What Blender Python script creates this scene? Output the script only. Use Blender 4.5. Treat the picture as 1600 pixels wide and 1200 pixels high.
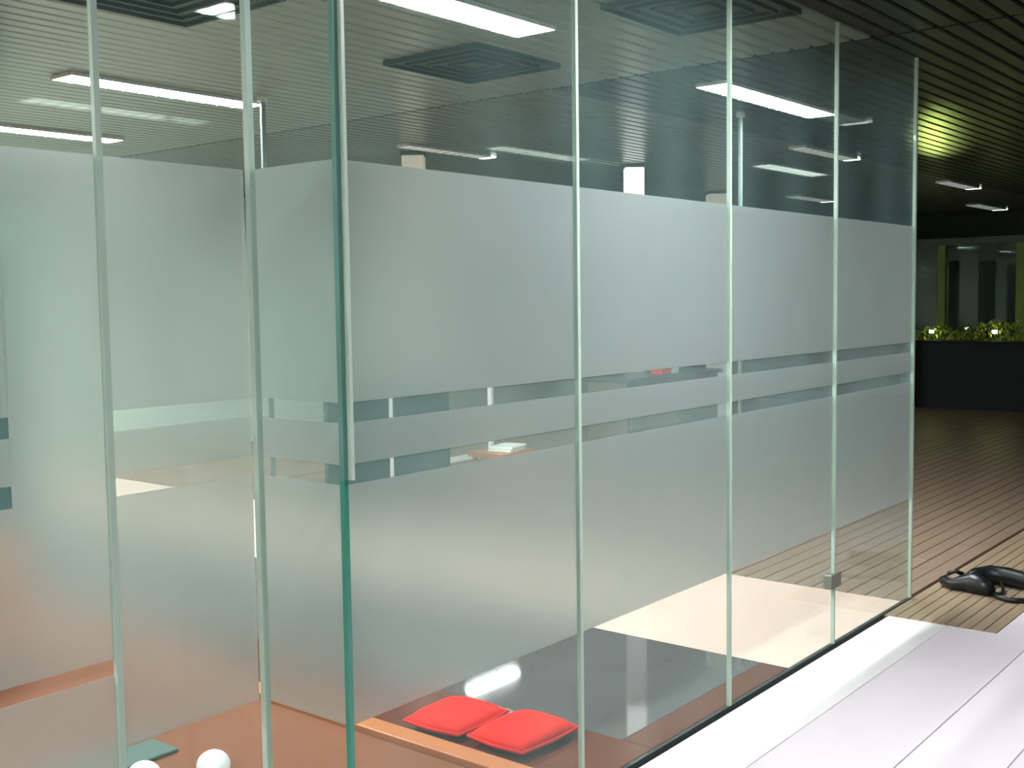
import bpy, bmesh, math, random
from mathutils import Vector, Matrix
random.seed(7)
for o in list(bpy.data.objects): bpy.data.objects.remove(o)
S = bpy.context.scene; COL = S.collection

# ---------------------------------------------------------------- camera, world, exposure
F_PX, YAW, PITCH, ROLL = 1771.32, 0.8914, 0.0744, -0.0138
cam = bpy.data.cameras.new('camera'); cam.sensor_width = 36; cam.lens = F_PX / 1600 * 36; cam.clip_start = .05
co = bpy.data.objects.new('camera', cam); COL.objects.link(co); S.camera = co
cy, sy, cp, sp = math.cos(YAW), math.sin(YAW), math.cos(PITCH), math.sin(PITCH)
Fw = Vector((sy*cp, cy*cp, -sp)); Rt = Vector((cy, -sy, 0)); Up = Rt.cross(Fw)
cr, sr = math.cos(ROLL), math.sin(ROLL)
R2 = Rt*cr + Up*sr; U2 = Up*cr - Rt*sr
co.matrix_world = Matrix(((R2.x, U2.x, -Fw.x, -1.8975), (R2.y, U2.y, -Fw.y, -2.0712), (R2.z, U2.z, -Fw.z, 1.6), (0, 0, 0, 1)))
W = bpy.data.worlds.new('world'); S.world = W; W.use_nodes = True
W.node_tree.nodes['Background'].inputs[0].default_value = (.05, .07, .06, 1)
W.node_tree.nodes['Background'].inputs[1].default_value = .3
S.view_settings.view_transform = 'Standard'; S.view_settings.look = 'None'
S.view_settings.gamma = 1; S.view_settings.use_curve_mapping = False
S.view_settings.exposure = 0.15
TUBE = 112.0          # strength of the ceiling tubes
c = S.cycles
c.use_denoising = True
c.max_bounces = 14; c.transparent_max_bounces = 24; c.transmission_bounces = 10; c.glossy_bounces = 6; c.diffuse_bounces = 5
c.sample_clamp_indirect = 4; c.caustics_refractive = True; c.caustics_reflective = True

# ---------------------------------------------------------------- materials
def lin(r, g, b): return tuple((v/255/12.92 if v/255 <= .04045 else ((v/255+.055)/1.055)**2.4) for v in (r, g, b)) + (1,)
def mat(name, col, rough=.6, metal=0, noise=0, scale=8, stretch=(1, 1, 1), bump=0, spec=.5, coat=0, emit=None, estr=0, col2=None):
    m = bpy.data.materials.new(name); m.use_nodes = True; nt = m.node_tree; b = nt.nodes['Principled BSDF']
    b.inputs['Base Color'].default_value = col; b.inputs['Roughness'].default_value = rough; b.inputs['Metallic'].default_value = metal
    b.inputs['Specular IOR Level'].default_value = spec; b.inputs['Coat Weight'].default_value = coat
    if emit: b.inputs['Emission Color'].default_value = emit; b.inputs['Emission Strength'].default_value = estr
    if noise or bump:
        tc = nt.nodes.new('ShaderNodeTexCoord'); mp = nt.nodes.new('ShaderNodeMapping'); mp.inputs['Scale'].default_value = stretch
        geo = nt.nodes.new('ShaderNodeObjectInfo'); add = nt.nodes.new('ShaderNodeVectorMath'); add.operation = 'ADD'
        nz = nt.nodes.new('ShaderNodeTexNoise'); nz.inputs['Scale'].default_value = scale; nz.inputs['Detail'].default_value = 5
        nt.links.new(tc.outputs['Object'], mp.inputs['Vector']); nt.links.new(mp.outputs[0], add.inputs[0])
        sc = nt.nodes.new('ShaderNodeMath'); sc.operation = 'MULTIPLY'; sc.inputs[1].default_value = 37
        nt.links.new(geo.outputs['Random'], sc.inputs[0]); nt.links.new(sc.outputs[0], add.inputs[1]); nt.links.new(add.outputs[0], nz.inputs['Vector'])
        if noise:
            cr_ = nt.nodes.new('ShaderNodeMix'); cr_.data_type = 'RGBA'
            c2 = col2 or tuple(v*(1-noise) for v in col[:3]) + (1,)
            cr_.inputs['A'].default_value = c2; cr_.inputs['B'].default_value = col
            nt.links.new(nz.outputs['Fac'], cr_.inputs['Factor']); nt.links.new(cr_.outputs['Result'], b.inputs['Base Color'])
        if bump:
            bp = nt.nodes.new('ShaderNodeBump'); bp.inputs['Strength'].default_value = bump; bp.inputs['Distance'].default_value = .01
            nt.links.new(nz.outputs['Fac'], bp.inputs['Height']); nt.links.new(bp.outputs[0], b.inputs['Normal'])
    return m

def glass_mat(name, tint, refl=1.0, haze=.05, haze_col=(.5, .78, .76, 1)):
    m = bpy.data.materials.new(name); m.use_nodes = True; nt = m.node_tree; nt.nodes.clear(); N = nt.nodes.new; L = nt.links.new
    out = N('ShaderNodeOutputMaterial'); tr = N('ShaderNodeBsdfTransparent'); tr.inputs[0].default_value = tint
    gl = N('ShaderNodeBsdfGlossy'); gl.inputs['Roughness'].default_value = .02; gl.inputs[0].default_value = (.9, 1, .96, 1)
    df = N('ShaderNodeBsdfDiffuse'); df.inputs[0].default_value = haze_col
    tl = N('ShaderNodeBsdfTranslucent'); tl.inputs[0].default_value = haze_col
    dm = N('ShaderNodeMixShader'); L(df.outputs[0], dm.inputs[1]); L(tl.outputs[0], dm.inputs[2])
    # smeary dust: haze varies over the pane
    nz = N('ShaderNodeTexNoise'); nz.inputs['Scale'].default_value = 2.2; tc = N('ShaderNodeTexCoord'); L(tc.outputs['Object'], nz.inputs['Vector'])
    hz = N('ShaderNodeMath'); hz.operation = 'MULTIPLY'; hz.inputs[1].default_value = haze*2; L(nz.outputs['Fac'], hz.inputs[0])
    mh = N('ShaderNodeMixShader'); L(hz.outputs[0], mh.inputs[0]); L(tr.outputs[0], mh.inputs[1]); L(dm.outputs[0], mh.inputs[2])
    lw = N('ShaderNodeLayerWeight'); lw.inputs[0].default_value = .5      # Schlick reflectance, the same from both faces
    pw = N('ShaderNodeMath'); pw.operation = 'POWER'; pw.inputs[1].default_value = 5; L(lw.outputs['Facing'], pw.inputs[0])
    fm = N('ShaderNodeMath'); fm.operation = 'MULTIPLY_ADD'; fm.inputs[1].default_value = .9*refl; fm.inputs[2].default_value = .035*refl; L(pw.outputs[0], fm.inputs[0])
    mx = N('ShaderNodeMixShader'); L(fm.outputs[0], mx.inputs[0]); L(mh.outputs[0], mx.inputs[1]); L(gl.outputs[0], mx.inputs[2])
    L(mx.outputs[0], out.inputs[0]); return m

def frost_mat(name, col, see=.45, rough=.55, ior=1.25):
    m = bpy.data.materials.new(name); m.use_nodes = True; nt = m.node_tree; nt.nodes.clear(); N = nt.nodes.new; L = nt.links.new
    out = N('ShaderNodeOutputMaterial')
    rf = N('ShaderNodeBsdfRefraction'); rf.inputs['Roughness'].default_value = rough; rf.inputs['IOR'].default_value = ior; rf.inputs[0].default_value = (.93, .97, .95, 1)
    df = N('ShaderNodeBsdfDiffuse'); df.inputs[0].default_value = col
    tl = N('ShaderNodeBsdfTranslucent'); tl.inputs[0].default_value = col
    nz = N('ShaderNodeTexNoise'); nz.inputs['Scale'].default_value = 260; nz.inputs['Detail'].default_value = 3
    tc = N('ShaderNodeTexCoord'); L(tc.outputs['Object'], nz.inputs['Vector'])
    bp = N('ShaderNodeBump'); bp.inputs['Strength'].default_value = .15; bp.inputs['Distance'].default_value = .001; L(nz.outputs['Fac'], bp.inputs['Height'])
    L(bp.outputs[0], df.inputs['Normal'])
    dm = N('ShaderNodeMixShader'); dm.inputs[0].default_value = .45; L(df.outputs[0], dm.inputs[1]); L(tl.outputs[0], dm.inputs[2])
    mx = N('ShaderNodeMixShader'); mx.inputs[0].default_value = see; L(dm.outputs[0], mx.inputs[1]); L(rf.outputs[0], mx.inputs[2])
    L(mx.outputs[0], out.inputs[0]); return m

M = {}
M['glass'] = glass_mat('clear_green_glass', (.94, .968, .955, 1), .65, .04)
M['glass_thin'] = glass_mat('thin_glass', (.9, .94, .92, 1), .6, .05)
M['frost'] = frost_mat('frosted_film', (.87, .895, .905, 1), see=.74, rough=.32)
M['edge_soft'] = mat('glass_edge_painted_reflection', lin(104, 150, 138), .3, noise=.25, scale=5)
M['fin'] = mat('dull_glass_edge', lin(96, 112, 104), .4, noise=.1)
M['haze'] = glass_mat('hazy_clear_film', (.97, .98, .975, 1), .08, .07, (.7, .78, .75, 1))
M['joint'] = mat('silicone_joint', lin(196, 214, 198), .35, noise=.15, scale=12, stretch=(1, 1, .3))
M['corner_edge'] = mat('polished_green_glass_edge', lin(60, 150, 130), .15, noise=.45, scale=5, stretch=(1, 1, .4), spec=.8)
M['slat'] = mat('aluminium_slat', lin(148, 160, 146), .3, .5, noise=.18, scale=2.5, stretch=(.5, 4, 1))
M['slat_shaded'] = mat('aluminium_slat_shaded', lin(50, 56, 42), .3, .5, noise=.25, scale=2.5, stretch=(.5, 4, 1))  # slats where few lights reach: the dimness is put into the colour
M['slat_half_shaded'] = mat('aluminium_slat_half_shaded', lin(122, 130, 118), .3, .5, noise=.2, scale=2.5, stretch=(.5, 4, 1))  # same slats in half shade, also by colour
M['plenum'] = mat('dark_plenum', lin(20, 22, 18), .9, noise=.3)
M['white_metal'] = mat('white_enamel', lin(215, 218, 215), .4, noise=.05)
M['vent'] = mat('dark_vent_metal', lin(34, 48, 44), .5, noise=.25, scale=6)
M['tube'] = mat('lit_tube', (1, 1, 1, 1), .5, emit=(.93, .97, 1, 1), estr=TUBE)
M['tube_dim'] = mat('weak_tube', lin(200, 200, 195), .5, emit=(.93, 1, .95, 1), estr=.28)
M['tube_end'] = mat('bright_end_lens', lin(230, 240, 235), .4, emit=(.95, 1, .97, 1), estr=3)
M['column_glow'] = mat('white_column_added_glow', lin(240, 240, 236), .5, emit=(.97, .97, 1, 1), estr=1.3)  # glow added to brighten the column, no lamp inside
M['column_faint_glow'] = mat('column_added_faint_glow', lin(230, 222, 205), .5, emit=(1, .94, .8, 1), estr=.22)  # weaker added glow for the other columns
M['tube_weak'] = mat('old_tube', lin(220, 220, 215), .5, emit=(.95, 1, .95, 1), estr=9)
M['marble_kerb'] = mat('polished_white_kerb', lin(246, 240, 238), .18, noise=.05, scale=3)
M['marble'] = mat('polished_white_slab', lin(238, 226, 232), .16, noise=.06, scale=3, stretch=(.6, 2, 1))
M['cream'] = mat('cream_stone', lin(236, 208, 190), .22, noise=.08, scale=3)
M['deck'] = mat('weathered_beige_board', lin(166, 144, 118), .5, noise=.45, scale=10, stretch=(.25, 8, 1), bump=.2)
M['brown_board'] = mat('brown_board', lin(168, 143, 122), .4, noise=.62, scale=9, stretch=(.2, 8, 1), bump=.2)
M['joint_dark'] = mat('dark_joint', lin(48, 40, 34), .9, noise=.2)
M['carpet'] = mat('terracotta_carpet', lin(128, 70, 32), .9, noise=.25, scale=30, bump=.3)
M['grey_stone'] = mat('polished_dark_grey_stone', lin(98, 94, 92), .045, noise=.25, scale=5, stretch=(1, 1, 1), spec=.9)
M['brown_stone'] = mat('polished_brown_stone', lin(104, 50, 30), .2, noise=.3, scale=6, spec=.6)
M['wood_edge'] = mat('orange_wood', lin(196, 118, 62), .35, noise=.3, scale=8, stretch=(6, .4, 1))
M['red'] = mat('vermilion_fabric', lin(232, 24, 6), .7, noise=.12, scale=30, bump=.2, spec=.15)
M['black'] = mat('black_leather', lin(14, 22, 22), .35, noise=.3, scale=20, bump=.2)
M['white_wall'] = mat('pale_green_paint', lin(205, 222, 208), .8, noise=.05)
M['dark_wall'] = mat('dark_panel', lin(34, 40, 34), .7, noise=.3)
M['teal'] = mat('dark_teal_fabric', lin(52, 82, 78), .8, noise=.2, scale=30)
M['counter'] = mat('brown_grey_laminate', lin(94, 82, 70), .5, noise=.15, scale=5)
M['dark'] = mat('charcoal_plastic', lin(40, 48, 48), .4, noise=.15)
M['column'] = mat('white_column_paint', lin(238, 238, 236), .4, noise=.03)
M['olive'] = mat('olive_green_paint', lin(120, 140, 60), .5, noise=.3, scale=3)
M['leaf'] = mat('yellow_green_leaf', lin(176, 186, 84), .5, noise=.5, scale=4)
M['planter'] = mat('black_planter', lin(8, 18, 16), .7, noise=.2)
M['grey_post'] = mat('grey_post', lin(90, 100, 96), .6, noise=.1)
M['mat_teal'] = mat('grey_green_rubber', lin(78, 104, 94), .8, noise=.2, scale=30)
M['white_cloth'] = mat('white_canvas', lin(236, 240, 238), .7, noise=.06, scale=30)
M['clamp'] = mat('brushed_steel', lin(130, 126, 116), .45, .4, noise=.2)
M['paper'] = mat('white_paper', lin(245, 250, 240), .6, noise=.03)
M['lamp_yellow'] = mat('added_hedge_lamp', (1, 1, 1, 1), .5, emit=(.85, 1, .35, 1), estr=40)

# ---------------------------------------------------------------- helpers
def tag(o, label=None, cat=None, group=None, kind=None):
    if label: o['label'] = label
    if cat: o['category'] = cat
    if group: o['group'] = group
    if kind: o['kind'] = kind
    return o
def empty(name, loc=(0, 0, 0), rz=0):
    o = bpy.data.objects.new(name, None); COL.objects.link(o); o.location = loc; o.rotation_euler = (0, 0, rz); o.empty_display_size = .1; return o
def link(name, bm, m, parent=None, smooth=False):
    me = bpy.data.meshes.new(name); bmesh.ops.recalc_face_normals(bm, faces=bm.faces); bm.to_mesh(me); bm.free(); me.materials.append(M[m])
    if smooth:
        for p in me.polygons: p.use_smooth = True
    o = bpy.data.objects.new(name, me); COL.objects.link(o); o.parent = parent; return o
def share(src, name, loc, parent=None, scale=None):
    o = bpy.data.objects.new(name, src.data); COL.objects.link(o); o.location = loc; o.parent = parent
    if scale: o.scale = scale
    return o
def add_box(bm, x0, x1, y0, y1, z0, z1, bev=0, seg=1):
    r = bmesh.ops.create_cube(bm, size=1); vs = r['verts']
    for v in vs: v.co = Vector(((x0+x1)/2+v.co.x*(x1-x0), (y0+y1)/2+v.co.y*(y1-y0), (z0+z1)/2+v.co.z*(z1-z0)))
    if bev:
        es = list({e for v in vs for e in v.link_edges}); bmesh.ops.bevel(bm, geom=es, offset=bev, segments=seg, affect='EDGES', profile=.5)
    return bm
def box(x0, x1, y0, y1, z0, z1, bev=0, seg=1): return add_box(bmesh.new(), x0, x1, y0, y1, z0, z1, bev, seg)
def tube(bm, pts, r, n=8, closed=False):
    rings = []
    P = [Vector(p) for p in pts]; k = len(P)
    for i, p in enumerate(P):
        a = P[(i-1) % k] if (closed or i) else P[0]; b = P[(i+1) % k] if (closed or i < k-1) else P[-1]
        d = (b-a).normalized(); u = d.cross(Vector((0, 0, 1)) if abs(d.z) < .9 else Vector((1, 0, 0))).normalized(); w = d.cross(u)
        rr = r[i] if isinstance(r, (list, tuple)) else r
        rings.append([bm.verts.new(p+(u*math.cos(2*math.pi*j/n)+w*math.sin(2*math.pi*j/n))*rr) for j in range(n)])
    for i in range(k if closed else k-1):
        a, b = rings[i], rings[(i+1) % k]
        for j in range(n): bm.faces.new((a[j], a[(j+1) % n], b[(j+1) % n], b[j]))
    if not closed: bm.faces.new(rings[0]); bm.faces.new(rings[-1])
    return bm
def cyl(bm, x, y, z0, z1, r, n=20):
    return tube(bm, [(x, y, z0), (x, y, z1)], r, n)

# ---------------------------------------------------------------- structure
H = 2.8; J = .327
tag(link('wall_back', box(-4, 16, 8.5, 8.6, -.1, 3.1), 'white_wall'), kind='structure')
tag(link('wall_left', box(-4.1, -4, -6, 8.6, -.1, 3.1), 'white_wall'), kind='structure')
tag(link('wall_front', box(-4, 16, -6.1, -6, -.1, 3.1), 'dark_wall'), kind='structure')
tag(link('wall_right', box(16, 16.1, -6, 8.6, -.1, 3.1), 'dark_wall'), kind='structure')

# floor: base plus slabs, boards
floor = tag(link('floor', box(-4, 16, -6, 8.5, -.12, -.03), 'joint_dark'), kind='structure')
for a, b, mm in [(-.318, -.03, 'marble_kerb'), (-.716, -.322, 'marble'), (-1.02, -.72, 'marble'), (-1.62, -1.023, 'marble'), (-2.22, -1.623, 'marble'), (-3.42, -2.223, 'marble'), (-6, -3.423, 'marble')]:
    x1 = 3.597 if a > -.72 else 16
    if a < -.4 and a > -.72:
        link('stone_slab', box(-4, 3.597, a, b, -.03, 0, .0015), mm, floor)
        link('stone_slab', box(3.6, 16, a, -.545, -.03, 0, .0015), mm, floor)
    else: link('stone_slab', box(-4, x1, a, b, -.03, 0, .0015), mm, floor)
link('stone_slab', box(-4, .94, J+.02, 8.5, -.03, -.002), 'carpet', floor).name = 'carpet'
link('carpet', box(.02, .94, .02, J+.02, -.03, -.002), 'carpet', floor)
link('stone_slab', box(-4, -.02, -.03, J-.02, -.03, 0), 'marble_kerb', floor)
tag(link('threshold_board', box(.945, 1.035, .02, 8.5, -.03, .022, .004, 2), 'wood_edge', floor), 'orange wooden threshold board')
link('brown_stone_slab', box(1.04, 1.46, .02, 8.5, -.03, 0, .001), 'brown_stone', floor)
link('grey_stone_slab', box(1.463, 2.56, .15, 8.5, -.03, 0, .001), 'grey_stone', floor)
link('brown_stone_border', box(1.463, 2.56, .02, .147, -.03, 0, .001), 'brown_stone', floor)
link('cream_stone_slab', box(2.563, 3.9, .02, 8.5, -.03, 0, .001), 'cream', floor)
# beige deck boards outside
proto = link('deck_board', box(3.6, 16, 0, .056, -.03, 0, .002), 'deck', floor); proto.location.y = -.54
for i in range(1, 9): share(proto, 'deck_board', (0, -.54+.06*i, 0), floor)
# brown boards beyond the glass
pb = link('floor_board', box(0, 3.0, 0, .094, -.03, 0, .002), 'brown_board', floor); first = True
for i in range(60):
    x = 3.904; off = random.uniform(.8, 2.9); y = .02+.1*i; seg = [x, x+off]
    while seg[-1] < 16: seg.append(min(16, seg[-1]+3.0))
    for a, b in zip(seg, seg[1:]):
        if first: o = pb; o.location = (a, y, 0); o.scale = ((b-a-.003)/3, 1, 1); first = False
        else: share(pb, 'floor_board', (a, y, random.uniform(-.0015, 0)), floor, ((b-a-.003)/3, 1, 1))
tag(link('floor_board_far', box(3.904, 16, 6.02, 8.5, -.03, 0), 'brown_board', floor))

# ceiling
ceil = tag(link('ceiling', box(-4, 16, -6, 8.5, 2.86, 3.0), 'plenum'), kind='structure')
def slat_bm(L):
    bm = bmesh.new(); w = .042
    prof = [(-w, .02), (-w, .008), (-w+.006, 0), (w-.006, 0), (w, .008), (w, .02)]
    a = [bm.verts.new((0, y, z)) for y, z in prof]; b = [bm.verts.new((L, y, z)) for y, z in prof]
    for i in range(5): bm.faces.new((a[i], a[i+1], b[i+1], b[i]))
    bm.faces.new((a[5], a[0], b[0], b[5])); bm.faces.new(a); bm.faces.new(b)
    return bm
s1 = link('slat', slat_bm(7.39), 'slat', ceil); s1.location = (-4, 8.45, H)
s3 = link('slat', slat_bm(7.39), 'slat_shaded', ceil); s3.location = (-4, -5.95, H)
s4 = link('slat', slat_bm(12.59), 'slat_half_shaded', ceil); s4.location = (3.41, 8.45, H)
s2 = link('slat', slat_bm(12.59), 'slat_shaded', ceil); s2.location = (3.41, -5.95, H)
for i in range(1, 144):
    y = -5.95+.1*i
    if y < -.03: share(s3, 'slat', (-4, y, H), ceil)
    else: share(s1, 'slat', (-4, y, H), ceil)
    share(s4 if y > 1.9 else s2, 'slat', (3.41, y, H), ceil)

# ---------------------------------------------------------------- glass partition
tag(link('trim_1', box(.02, 3.99, -.007, .007, -.03, .006), 'dark'), kind='structure')
tag(link('trim_2', box(-1.5, -.03, J+.007, J+.021, -.03, .006), 'dark'), kind='structure')
ZB, ZT = .532, 1.947
def E(w): return w-(.008 if w > .9 else .0005)
STR = [(1.145, 1.195), (1.30, 1.35)]
def film(root, w, rects, axis):
    if axis: 
        for x0, x1, z0, z1 in rects: link('frosted_band', box(x0, x1, -.0080, -.0065, z0, z1), 'frost', root)
        for z0, z1 in STR: link('hazy_strip', box(.003, E(w), -.0080, -.0065, z0+.002, z1-.002), 'haze', root)
        return
    if len(rects) == 3:
        for z0, z1 in STR: link('hazy_strip', box(.003, E(w), .0065, .0080, z0+.002, z1-.002), 'haze', root)
    for x0, x1, z0, z1 in rects:
        link('frosted_band', box(x0, x1, .0065, .0080, z0, z1), 'frost', root)
def pane(loc, rz, w, label, rects, joint='joint', jw=.013, jx=None, group='tall glass panes of the partition'):
    r = tag(empty('glazed_screen', loc, rz), label, 'glass panel', group, 'thing')
    link('glass_sheet', box(.003, w-(.016 if w > .9 else .004), -.006, .006, .008, H-.002), 'glass', r)
    film(r, w, rects, 1 if rz else 0)
    return r
def bands(w): return [(.003, E(w), ZB, STR[0][0]), (.003, E(w), STR[0][1], STR[1][0]), (.003, E(w), STR[1][1], ZT)]
front_labels = ['first clear and frosted pane right of the teal corner edge, red cushions below',
    'frosted pane second from the corner, small red and white box seen in its stripe',
    'frosted pane third from the corner, cream floor seen under its band',
    'frosted end pane of the long front, beside the open dark hall']
for i in range(4):
    r = pane((i*.993+.014, 0, 0), 0, .99, front_labels[i], bands(.99))
    tag(link('edge_joint', box(.976, .99+(.006 if i == 3 else 0), -.0075, .0075, .006, H-.002), 'joint', r), 'pale green sealed edge')
# the short side between the two fronts
r = pane((0, .014, 0), math.pi/2, J-.02, 'narrow frosted pane turned sideways at the glass corner', bands(J-.02))
tag(link('corner_edge', box(-.022, -.006, -.008, .006, .006, 1.16), 'corner_edge', r), 'dark teal polished corner edge')
tag(link('edge_joint', box(-.022, -.006, -.008, .006, 1.16, H-.002), 'edge_soft', r), 'upper part of the corner edge, reflection put into its colour')  # paler colour stands in for what the upper edge reflects
tag(link('edge_joint', box(-.034, -.0215, -.019, -.0085, 1.16, H-.002), 'joint', r), 'pale upper seal of the corner')
tag(link('edge_joint', box(J-.026, J-.006, -.006, .012, .006, H-.002), 'joint', r), 'pale green sealed edge')
r = pane((-.417, J+.014, 0), 0, .405, 'frosted pane between the two pale edges left of the corner, white slippers below', bands(.41))
r = pane((-1.426, J+.012, 0), 0, 1.0, 'leftmost pane, frosted to the floor with a clear strip and square cut-outs',
    [(.01, .99, .02, .716), (.76, .99, .756, ZT), (.01, .76, .756, 1.155), (.01, .76, 1.204, 1.31), (.01, .76, 1.357, 1.745), (.01, .76, 1.791, ZT)])
tag(link('edge_joint', box(.99, 1.006, -.0075, .0075, .006, H-.002), 'joint', r), 'pale green sealed edge')
# small clamp on the third joint
cl = tag(link('glass_clamp', box(2.92, 3.03, -.02, .02, .27, .335, .004, 2), 'clamp'), 'small grey steel clamp on the third glass joint near the floor', 'clamp')

# slim rods standing behind the glass
def rod(x, y, label, r=.018):
    tg = tag(empty('glass_fin', (x, y, 0)), label, 'glass fin')
    link('blade', box(-.014, .014, -.008, .008, 0, H-.03), 'fin', tg)
    link('top_bracket', box(-.025, .025, -.02, .02, H-.03, H), 'white_metal', tg)
rod(2.44, 3.28, 'slim pale upright fin seen just right of the left inner glass edge')
rod(4.92, 1.48, 'slim pale upright fin with a bright top behind the third glass joint')

# ---------------------------------------------------------------- ceiling lights
def fixture(x0, x1, yc, w, label, tube_m='tube', group=None, fins=True):
    L = x1-x0
    r = tag(empty('ceiling_light', (x0, yc, 0)), label, 'ceiling light', group)
    h = w/2; bm = bmesh.new(); d0, d1 = 2.780, H-.001
    add_box(bm, 0, L, -h, -h+.006, d0, d1); add_box(bm, 0, L, h-.006, h, d0, d1)
    add_box(bm, 0, .006, -h+.006, h-.006, d0, d1); add_box(bm, L-.006, L, -h+.006, h-.006, d0, d1)
    add_box(bm, .006, L-.006, -h+.006, h-.006, d1-.004, d1)
    link('housing', bm, 'white_metal', r)
    link('diffuser', box(.007, L-.007, -h+.007, h-.007, 2.7805, 2.793), tube_m, r)
    n = max(5, round(L/.1)); f0 = None
    for k in range(1, n):
        x = L*k/n
        if f0 is None: f0 = link('louvre_fin', box(-.0015, .0015, -h+.009, h-.009, 2.774, 2.780), 'white_metal', r); f0.location.x = x
        else: share(f0, 'louvre_fin', (x, 0, 0), r)
    if tube_m == 'tube_dim':
        link('end_lens', box(L+.001, L+.07, -h, h, 2.778, 2.796, .004), 'tube_end', r)
    return r
G = 'louvred tube lights on the slatted ceiling'
fixture(.95, 2.2, 1.07, .22, 'brightest tube light, at the top edge just above the dark square vent', group=G)
fixture(3.84, 5.34, 1.10, .20, 'bright tube light right of the middle, behind the third glass joint', group=G)
fixture(1.30, 2.55, 3.49, .20, 'long bright tube light seen through the two left panes', group=G)
fixture(1.5, 2.8, 5.38, .20, 'bright tube light at the left edge, just above the frosted band', group=G)
fixture(7.45, 8.3, 6.16, .14, 'far tube light behind the frosted band, mirrored in the dark polished floor', group=G)
for k, (fx, fy) in enumerate([(-3.4, 1.07), (-1.6, 3.49), (-1.4, 5.38), (-3.4, 7.4), (.4, 7.4), (3.6, 7.6)]):  # unseen lights added to brighten the room behind the frosting
    fixture(fx, fx+1.25, fy, .2, ['unseen tube light added in the left room by the near panes', 'unseen tube light added in the left room, second row', 'unseen tube light added in the left room, third row',
        'unseen tube light added in the back left room corner', 'unseen tube light added by the back wall behind the frosting', 'rightmost unseen tube light added by the pale back wall'][k], group=G)
fixture(4.44, 5.41, 4.09, .14, 'dim tube light low behind the first front pane', 'tube_dim', G)
fixture(6.72, 7.8, 1.92, .14, 'faint brownish unlit light right of the third joint, under the bright one', 'white_off' if 'white_off' in M else 'tube_dim', G)
fixture(10.9, 11.9, 3.9, .2, 'faint far light just above the band in the fourth pane', 'tube_dim', G)
fixture(10.5, 11.5, 2.0, .16, 'dim light hanging in the dark hall right of the glass end', 'tube_dim', G)
fixture(14.0, 15.2, 2.75, .2, 'dim light at the right picture edge over the dark hall', 'tube_dim', G)
# on the near side of the glass, mirrored in it
G2 = 'tube lights on the near side of the glass, mirrored in the panes'
fixture(.95, 2.2, -1.08, .2, 'overhead tube light above the white kerb near the corner', group=G2)
fixture(-3.6, -2.35, -1.08, .2, 'unseen tube light added overhead just left of the viewer', group=G2)  # out of view, added to brighten the left panes
fixture(-1.9, -.7, -3.55, .2, 'unseen tube light added to the row behind the viewer', 'tube_weak', group=G2)  # likewise added for more light on the left panes
fixture(4.5, 5.76, -1.06, .2, 'overhead weak tube light above the beige deck', 'tube_dim', group=G2)
fixture(1.5, 2.72, -3.55, .2, 'tube light behind the viewer, mirrored in the left panes', 'tube_weak', group=G2)
fixture(4.98, 6.15, -3.63, .2, 'tube light mirrored beside the second glass edge', 'tube_weak', group=G2)
fixture(7.62, 8.88, -2.68, .2, 'tube light mirrored low in the third pane', 'tube_weak', group=G2)

# square vents
def vent(x0, x1, y0, y1, label):
    r = tag(empty('ceiling_vent', ((x0+x1)/2, (y0+y1)/2, 0)), label, 'air vent', 'dark square ceiling vents')
    a, b = (x1-x0)/2, (y1-y0)/2
    link('back_plate', box(-a, a, -b, b, 2.792, 2.799), 'vent', r)
    for k, q in enumerate((1.0, .76, .52, .28)):
        bm = bmesh.new(); t = .012; A, B = a*q, b*q
        add_box(bm, -A, A, -B, -B+t, 2.776, 2.792); add_box(bm, -A, A, B-t, B, 2.776, 2.792)
        add_box(bm, -A, -A+t, -B+t, B-t, 2.776, 2.792); add_box(bm, A-t, A, -B+t, B-t, 2.776, 2.792)
        link('frame' if k == 0 else 'blade', bm, 'vent', r)
vent(2.21, 2.87, 1.43, 2.05, 'dark square vent in full view under the brightest tube light')
vent(.45, 1.09, 1.45, 2.10, 'dark square vent cut by the top edge above the left panes')
vent(2.03, 2.66, .02, .61, 'dark square vent cut by the top edge above the second and third pane')

# ---------------------------------------------------------------- white columns
def column(x, y, r, label, mm):
    t = tag(empty('column', (x, y, 0), -YAW), label, 'column')
    link('shaft', box(-r, r, -r, r, .02, 2.2, .006, 2), 'column', t)
    tag(link('glowing_top', box(-r, r, -r, r, 2.2, 2.772, .006, 2), mm, t), 'upper section with added glow')  # glow added to the top, also streaks the ceiling
    link('capital', box(-r*1.1, r*1.1, -r*1.1, r*1.1, 2.772, 2.8, .004), 'grey_post', t)
    link('base', box(-r*1.1, r*1.1, -r*1.1, r*1.1, 0, .02, .004), 'grey_post', t)
column(6.9, 3.58, .085, 'white square column with added glow behind the second front pane, top above the band', 'column_glow')
column(9.84, 4.34, .11, 'far beige column just left of the third glass joint', 'column_faint_glow')
column(4.88, 4.40, .09, 'pale column behind the first front pane, mostly hidden by the frosting', 'column_faint_glow')

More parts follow.
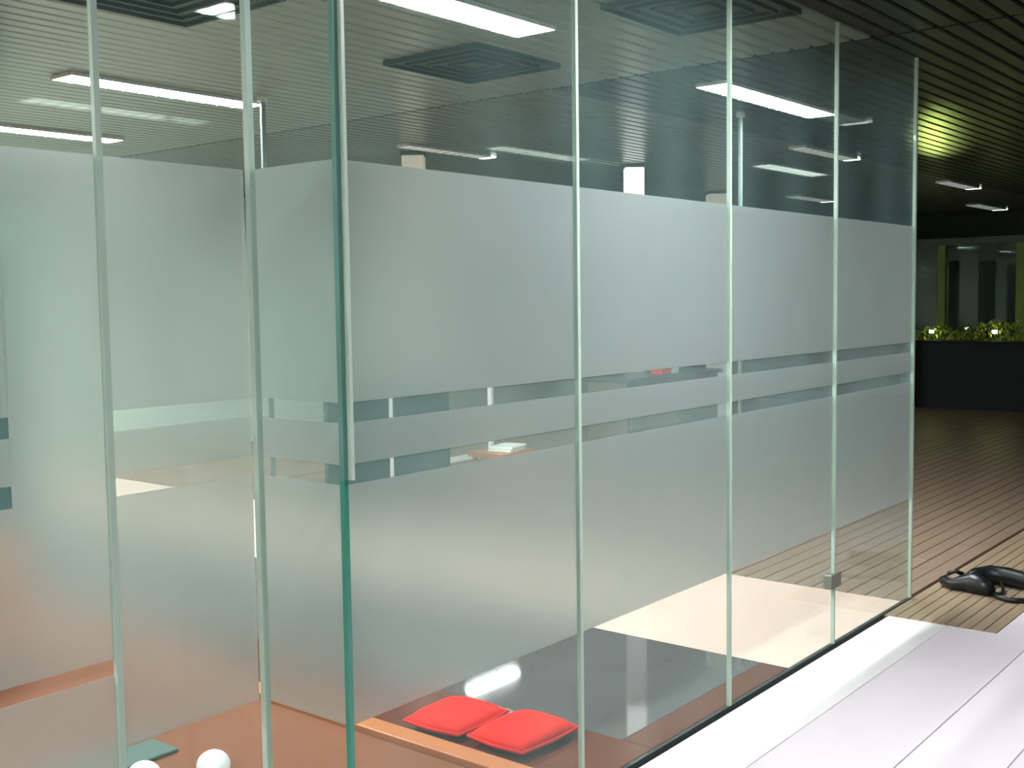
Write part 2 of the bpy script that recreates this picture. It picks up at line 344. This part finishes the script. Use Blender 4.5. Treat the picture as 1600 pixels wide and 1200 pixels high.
# ---------------------------------------------------------------- furniture seen in the stripes
sc = tag(empty('desk_screen', (3.5, 4.0, 0)), 'dark teal desk screen seen in both clear stripes right of the corner', 'screen')
link('screen_panel', box(0, .62, -.02, .02, .04, .95, .01, 2), 'teal', sc)
link('screen_panel', box(.67, 1.3, -.02, .02, .04, .95, .01, 2), 'teal', sc)
for x in (.645, 1.83): link('post', box(x-.018, x+.018, -.02, .02, 0, 1.02, .004, 1), 'column', sc)
link('rail', box(1.3, 1.812, -.012, .012, .3, .34), 'column', sc)
link('foot', box(.5, .8, -.2, .2, 0, .035, .004), 'white_metal', sc)
link('foot', box(1.75, 1.9, -.2, .2, 0, .035, .004), 'white_metal', sc)
st = tag(empty('stool', (4.98, 3.6, 0)), 'low brown wooden stool seen in the lower stripe', 'stool')
link('seat', box(-.2, .2, -.18, .18, .37, .41, .008, 2), 'wood_edge', st)
for a in (-.16, .16):
    for b in (-.14, .14): link('leg', box(a-.016, a+.016, b-.016, b+.016, 0, .37, .003), 'wood_edge', st)
pp = tag(empty('paper_stack', (5.02, 3.58, .41), .25), 'folded white papers lying on the brown stool', 'papers')
link('sheet', box(-.14, .14, -.1, .1, 0, .02, .003), 'paper', pp)
link('sheet', box(-.13, .14, -.11, .09, .021, .04, .003), 'paper', pp)
ct = tag(empty('counter', (5.9, 3.0, 0)), 'brown grey counter crossing both clear stripes beside the third joint', 'counter')
link('body', box(.02, 1.55, .03, .42, 0, .9), 'counter', ct)
link('worktop', box(0, 1.6, 0, .45, .9, .935, .006, 2), 'dark', ct)
link('drawer_front', box(.06, .76, .012, .03, .5, .86, .004), 'counter', ct)
link('drawer_front', box(.8, 1.5, .012, .03, .5, .86, .004), 'counter', ct)
bx = tag(empty('carton', (6.72, 3.13, .935)), 'small red and white carton on the dark worktop, in the upper stripe', 'box')
link('red_half', box(-.18, -.02, -.06, .06, 0, .075, .004), 'red', bx)
link('white_half', box(-.02, .1, -.06, .06, 0, .075, .004), 'paper', bx)
# orange cabinet behind the left pane
tc = tag(empty('cupboard', (1.61, 5.6, 0)), 'tall dark green cupboard seen in the square cut-outs at the left edge', 'cupboard')
link('body', box(-.54, .54, .02, .5, .05, 2.3), 'teal', tc); link('plinth', box(-.51, .51, .05, .48, 0, .05), 'dark', tc)
for k in range(2):
    d = link('door', box(-.53+.535*k, .0+.53*k, 0, .02, .06, 2.29, .004), 'teal', tc)
    link('handle', box(-.05+.085*k, -.035+.085*k, -.03, 0, .95, 1.15), 'white_metal', d)
cb = tag(empty('cabinet', (-.74, 2.6, 0)), 'orange wooden cabinet glowing through the frosting at the left edge', 'cabinet')
link('body', box(0, 1.3, .02, .42, .06, .58), 'wood_edge', cb)
link('plinth', box(.03, 1.27, .05, .4, 0, .06), 'dark', cb)
for k in range(2):
    d = link('door', box(.02+.64*k, .64+.64*k, 0, .02, .08, .56, .004), 'wood_edge', cb)
    link('handle', box(.56+.12*k, .575+.12*k, -.02, 0, .3, .42), 'white_metal', d)

# red floor cushions
def cushion(x0, x1, y0, y1, rz, label):
    cx, cy_ = (x0+x1)/2, (y0+y1)/2; a, b = (x1-x0)/2, (y1-y0)/2
    t = tag(empty('cushion', (cx, cy_, 0), rz), label, 'cushion', 'red floor cushions')
    bm = bmesh.new(); n = 14; top = {}; bot = {}
    for i in range(n+1):
        for j in range(n+1):
            u, v = -1+2*i/n, -1+2*j/n; e = (1-abs(u)**3.5)**.5*(1-abs(v)**3.5)**.5 if abs(u) < 1 and abs(v) < 1 else 0
            k = 1-.08*(abs(u*v))**2
            top[i, j] = bm.verts.new((u*a*k, v*b*k, .03+.035*e)); bot[i, j] = top[i, j] if i in (0, n) or j in (0, n) else bm.verts.new((u*a*k, v*b*k, .03-.028*e))
    for i in range(n):
        for j in range(n):
            bm.faces.new((top[i, j], top[i+1, j], top[i+1, j+1], top[i, j+1]))
            f = (bot[i, j], bot[i, j+1], bot[i+1, j+1], bot[i+1, j])
            if len(set(f)) == 4:
                try: bm.faces.new(f)
                except ValueError: pass
    link('cover', bm, 'red', t, True)
    k = .93
    bm = bmesh.new(); tube(bm, [(-a*k, -b*k, .03), (0, -b, .03), (a*k, -b*k, .03), (a, 0, .03), (a*k, b*k, .03), (0, b, .03), (-a*k, b*k, .03), (-a, 0, .03)], .006, 6, True)
    link('piping', bm, 'red', t, True)
cushion(1.06, 1.38, .60, .88, .03, 'flat vermilion floor cushion, the farther left of two by the wooden board')
cushion(1.08, 1.42, .30, .58, -.04, 'flat vermilion floor cushion, the nearer right of two by the wooden board')

# black bag on the beige deck
bg = tag(empty('handbag', (4.4, -.25, 0), 0), 'black leather bag with looped straps lying on the beige deck boards', 'bag')
def blob(name, pts, rad, n=14):
    bm = bmesh.new(); tube(bm, [(x-4.4, y+.25, z) for x, y, z in pts], rad, n)
    for v in bm.verts: v.co.z = max(.001, v.co.z)
    return link(name, bm, 'black', bg, True)
blob('body', [(4.37, -.035, .03), (4.33, -.06, .035), (4.28, -.12, .035), (4.30, -.17, .04), (4.31, -.22, .045), (4.29, -.28, .04), (4.26, -.33, .03)], [.014, .026, .028, .045, .06, .056, .03])
blob('flap', [(4.34, -.18, .04), (4.46, -.19, .05), (4.53, -.25, .055), (4.53, -.34, .055), (4.51, -.43, .05), (4.50, -.54, .05)], [.03, .045, .05, .05, .045, .045])
blob('strap', [(4.27, -.33, .014), (4.22, -.38, .014), (4.19, -.44, .014), (4.22, -.50, .014), (4.30, -.53, .016), (4.42, -.54, .03), (4.5, -.5, .05)], .014, 8)
blob('strap', [(4.44, -.33, .04), (4.37, -.36, .02), (4.30, -.37, .012), (4.26, -.345, .02)], .009, 8)
blob('buckle', [(4.35, -.075, .07), (4.37, -.11, .085), (4.38, -.15, .07)], .012, 8)

# white slippers and mat behind the left pane
def slipper(x, y, rz, label):
    t = tag(empty('slipper', (x, y, 0), rz), label, 'slipper', 'pair of white slippers')
    bm = bmesh.new(); n = 20; o = []
    for k in range(n):
        a = 2*math.pi*k/n; o.append((.05*math.cos(a)*(1+.12*math.sin(a)), .13*math.sin(a)))
    a_ = [bm.verts.new((x_, y_, 0)) for x_, y_ in o]; b_ = [bm.verts.new((x_, y_, .018)) for x_, y_ in o]
    for k in range(n): bm.faces.new((a_[k], a_[(k+1) % n], b_[(k+1) % n], b_[k]))
    bm.faces.new(a_); bm.faces.new(b_); link('sole', bm, 'white_cloth', t)
    bm = bmesh.new(); rows = []
    for j in range(8):
        yy = .0+.128*math.sin(j/7*math.pi/2); w = .052*math.cos(math.asin(min(1, yy/.135)))*1.1
        rows.append([bm.verts.new((w*math.cos(math.pi*k/10), yy, .016+(.055*(1-.5*(j/7)**2))*math.sin(math.pi*k/10)*(1 if j < 7 else .2))) for k in range(11)])
    for a, b in zip(rows, rows[1:]):
        for k in range(10): bm.faces.new((a[k], a[k+1], b[k+1], b[k]))
    link('upper', bm, 'white_cloth', t, True)
slipper(.20, 1.24, 2.5, 'white slipper nearer the pale glass edge, left one of the pair')
slipper(.40, 1.13, 2.5, 'white slipper farther right of the pair by the narrow side pane')
mt = tag(link('floor_mat', box(-.35, .42, 1.36, 1.52, 0, .012, .003), 'mat_teal'), 'narrow grey green rubber mat behind the white slippers', 'mat')

# ---------------------------------------------------------------- dark hall far right
pl = tag(empty('planter', (14.2, -1, 0)), 'long black planter wall across the end of the dark hall', 'planter')
bm = bmesh.new(); add_box(bm, 0, .05, 0, 8, 0, .92); add_box(bm, .55, .6, 0, 8, 0, .92); add_box(bm, .05, .55, 0, .05, 0, .92); add_box(bm, .05, .55, 7.95, 8, 0, .92)
link('body', bm, 'planter', pl)
link('soil', box(.06, .54, .06, 7.94, .4, .86), 'joint_dark', pl)
link('rim', box(-.03, .07, -.03, 8.03, .92, .95, .006), 'planter', pl)
hd = empty('hedge', (14.52, -1, .885)); tag(hd, 'low clipped yellow green hedge growing in the black planter', 'hedge')
bm = bmesh.new()
for i in range(5200):
    y = random.uniform(.05, 7.95)
    hh = .16 + .30*max(0, min(1, (3.9-y)/1.2))**1 * (1 if y < 3.9 else 0) + .05*math.sin(y*9)
    p = Vector((random.uniform(-.22, .2), y, random.uniform(.01, max(.12, hh)+.06)))
    s = random.uniform(.02, .045); q = Matrix.Rotation(random.uniform(0, 6.28), 3, 'Z') @ Matrix.Rotation(random.uniform(-1.2, 1.2), 3, 'X')
    vs = [bm.verts.new(p+q @ Vector(v)) for v in ((0, -s, 0), (s*.45, 0, s*.15), (0, s, 0), (-s*.45, 0, s*.15))]
    bm.faces.new(vs)
lf = link('leaves', bm, 'leaf', hd); lf['kind'] = 'stuff'
bm = bmesh.new()
for k in range(26): tube(bm, [(0, .2+.3*k, .0), (.02, .22+.3*k, .2)], .008, 5)
link('stem', bm, 'olive', hd)
wf = tag(empty('window_frame', (15.0, 0, 0)), 'olive green window frame standing behind the hedge', 'window frame')
for y in (3.47, 2.38, 1.3, .2, 4.6): link('post', box(-.05, .05, y-.06, y+.06, 0, 2.3, .008), 'olive', wf)
link('top_rail', box(-.05, .05, .14, 4.66, 2.3, 2.4, .008), 'grey_post', wf)
link('pane', box(-.006, .006, .26, 4.54, .9, 2.3), 'glass_thin', wf)
gp = tag(empty('post', (14.0, 3.62, 0)), 'dim grey upright post beside the glass end, before the green frame', 'post')
link('shaft', box(-.05, .05, -.07, .07, .035, 2.1, .006), 'grey_post', gp); link('base', box(-.09, .09, -.1, .1, 0, .035, .006), 'grey_post', gp)
for k, (y, l) in enumerate([(3.35, 'small yellow lamp added in the hedge nearest the glass end'), (2.5, 'small yellow lamp added in the hedge near the right edge')]):
    g = tag(empty('added_hedge_lamp', (14.22, y, .951)), l, 'added lamp', 'lamps added in the hedge')  # lamps added to throw yellow light on hedge, posts and ceiling
    link('spike', cyl(bmesh.new(), 0, 0, 0, .1, .012, 8), 'dark', g); link('bulb', cyl(bmesh.new(), 0, 0, .1, .14, .03, 12), 'lamp_yellow', g)

# added spot without a real source, streaks the slatted ceiling yellow-green
L = bpy.data.lights.new('added_streak_spot', 'SPOT'); L.energy = 60; L.color = (.8, 1, .25); L.spot_size = math.radians(5.5); L.spot_blend = 1; L.shadow_soft_size = .03
lo = bpy.data.objects.new('added_streak_spot', L); COL.objects.link(lo); lo.location = (14.1, 3.35, 1.15)
lo.rotation_euler = (Vector((7.2, .88, 2.8))-Vector((14.1, 3.35, 1.15))).to_track_quat('-Z', 'Y').to_euler()
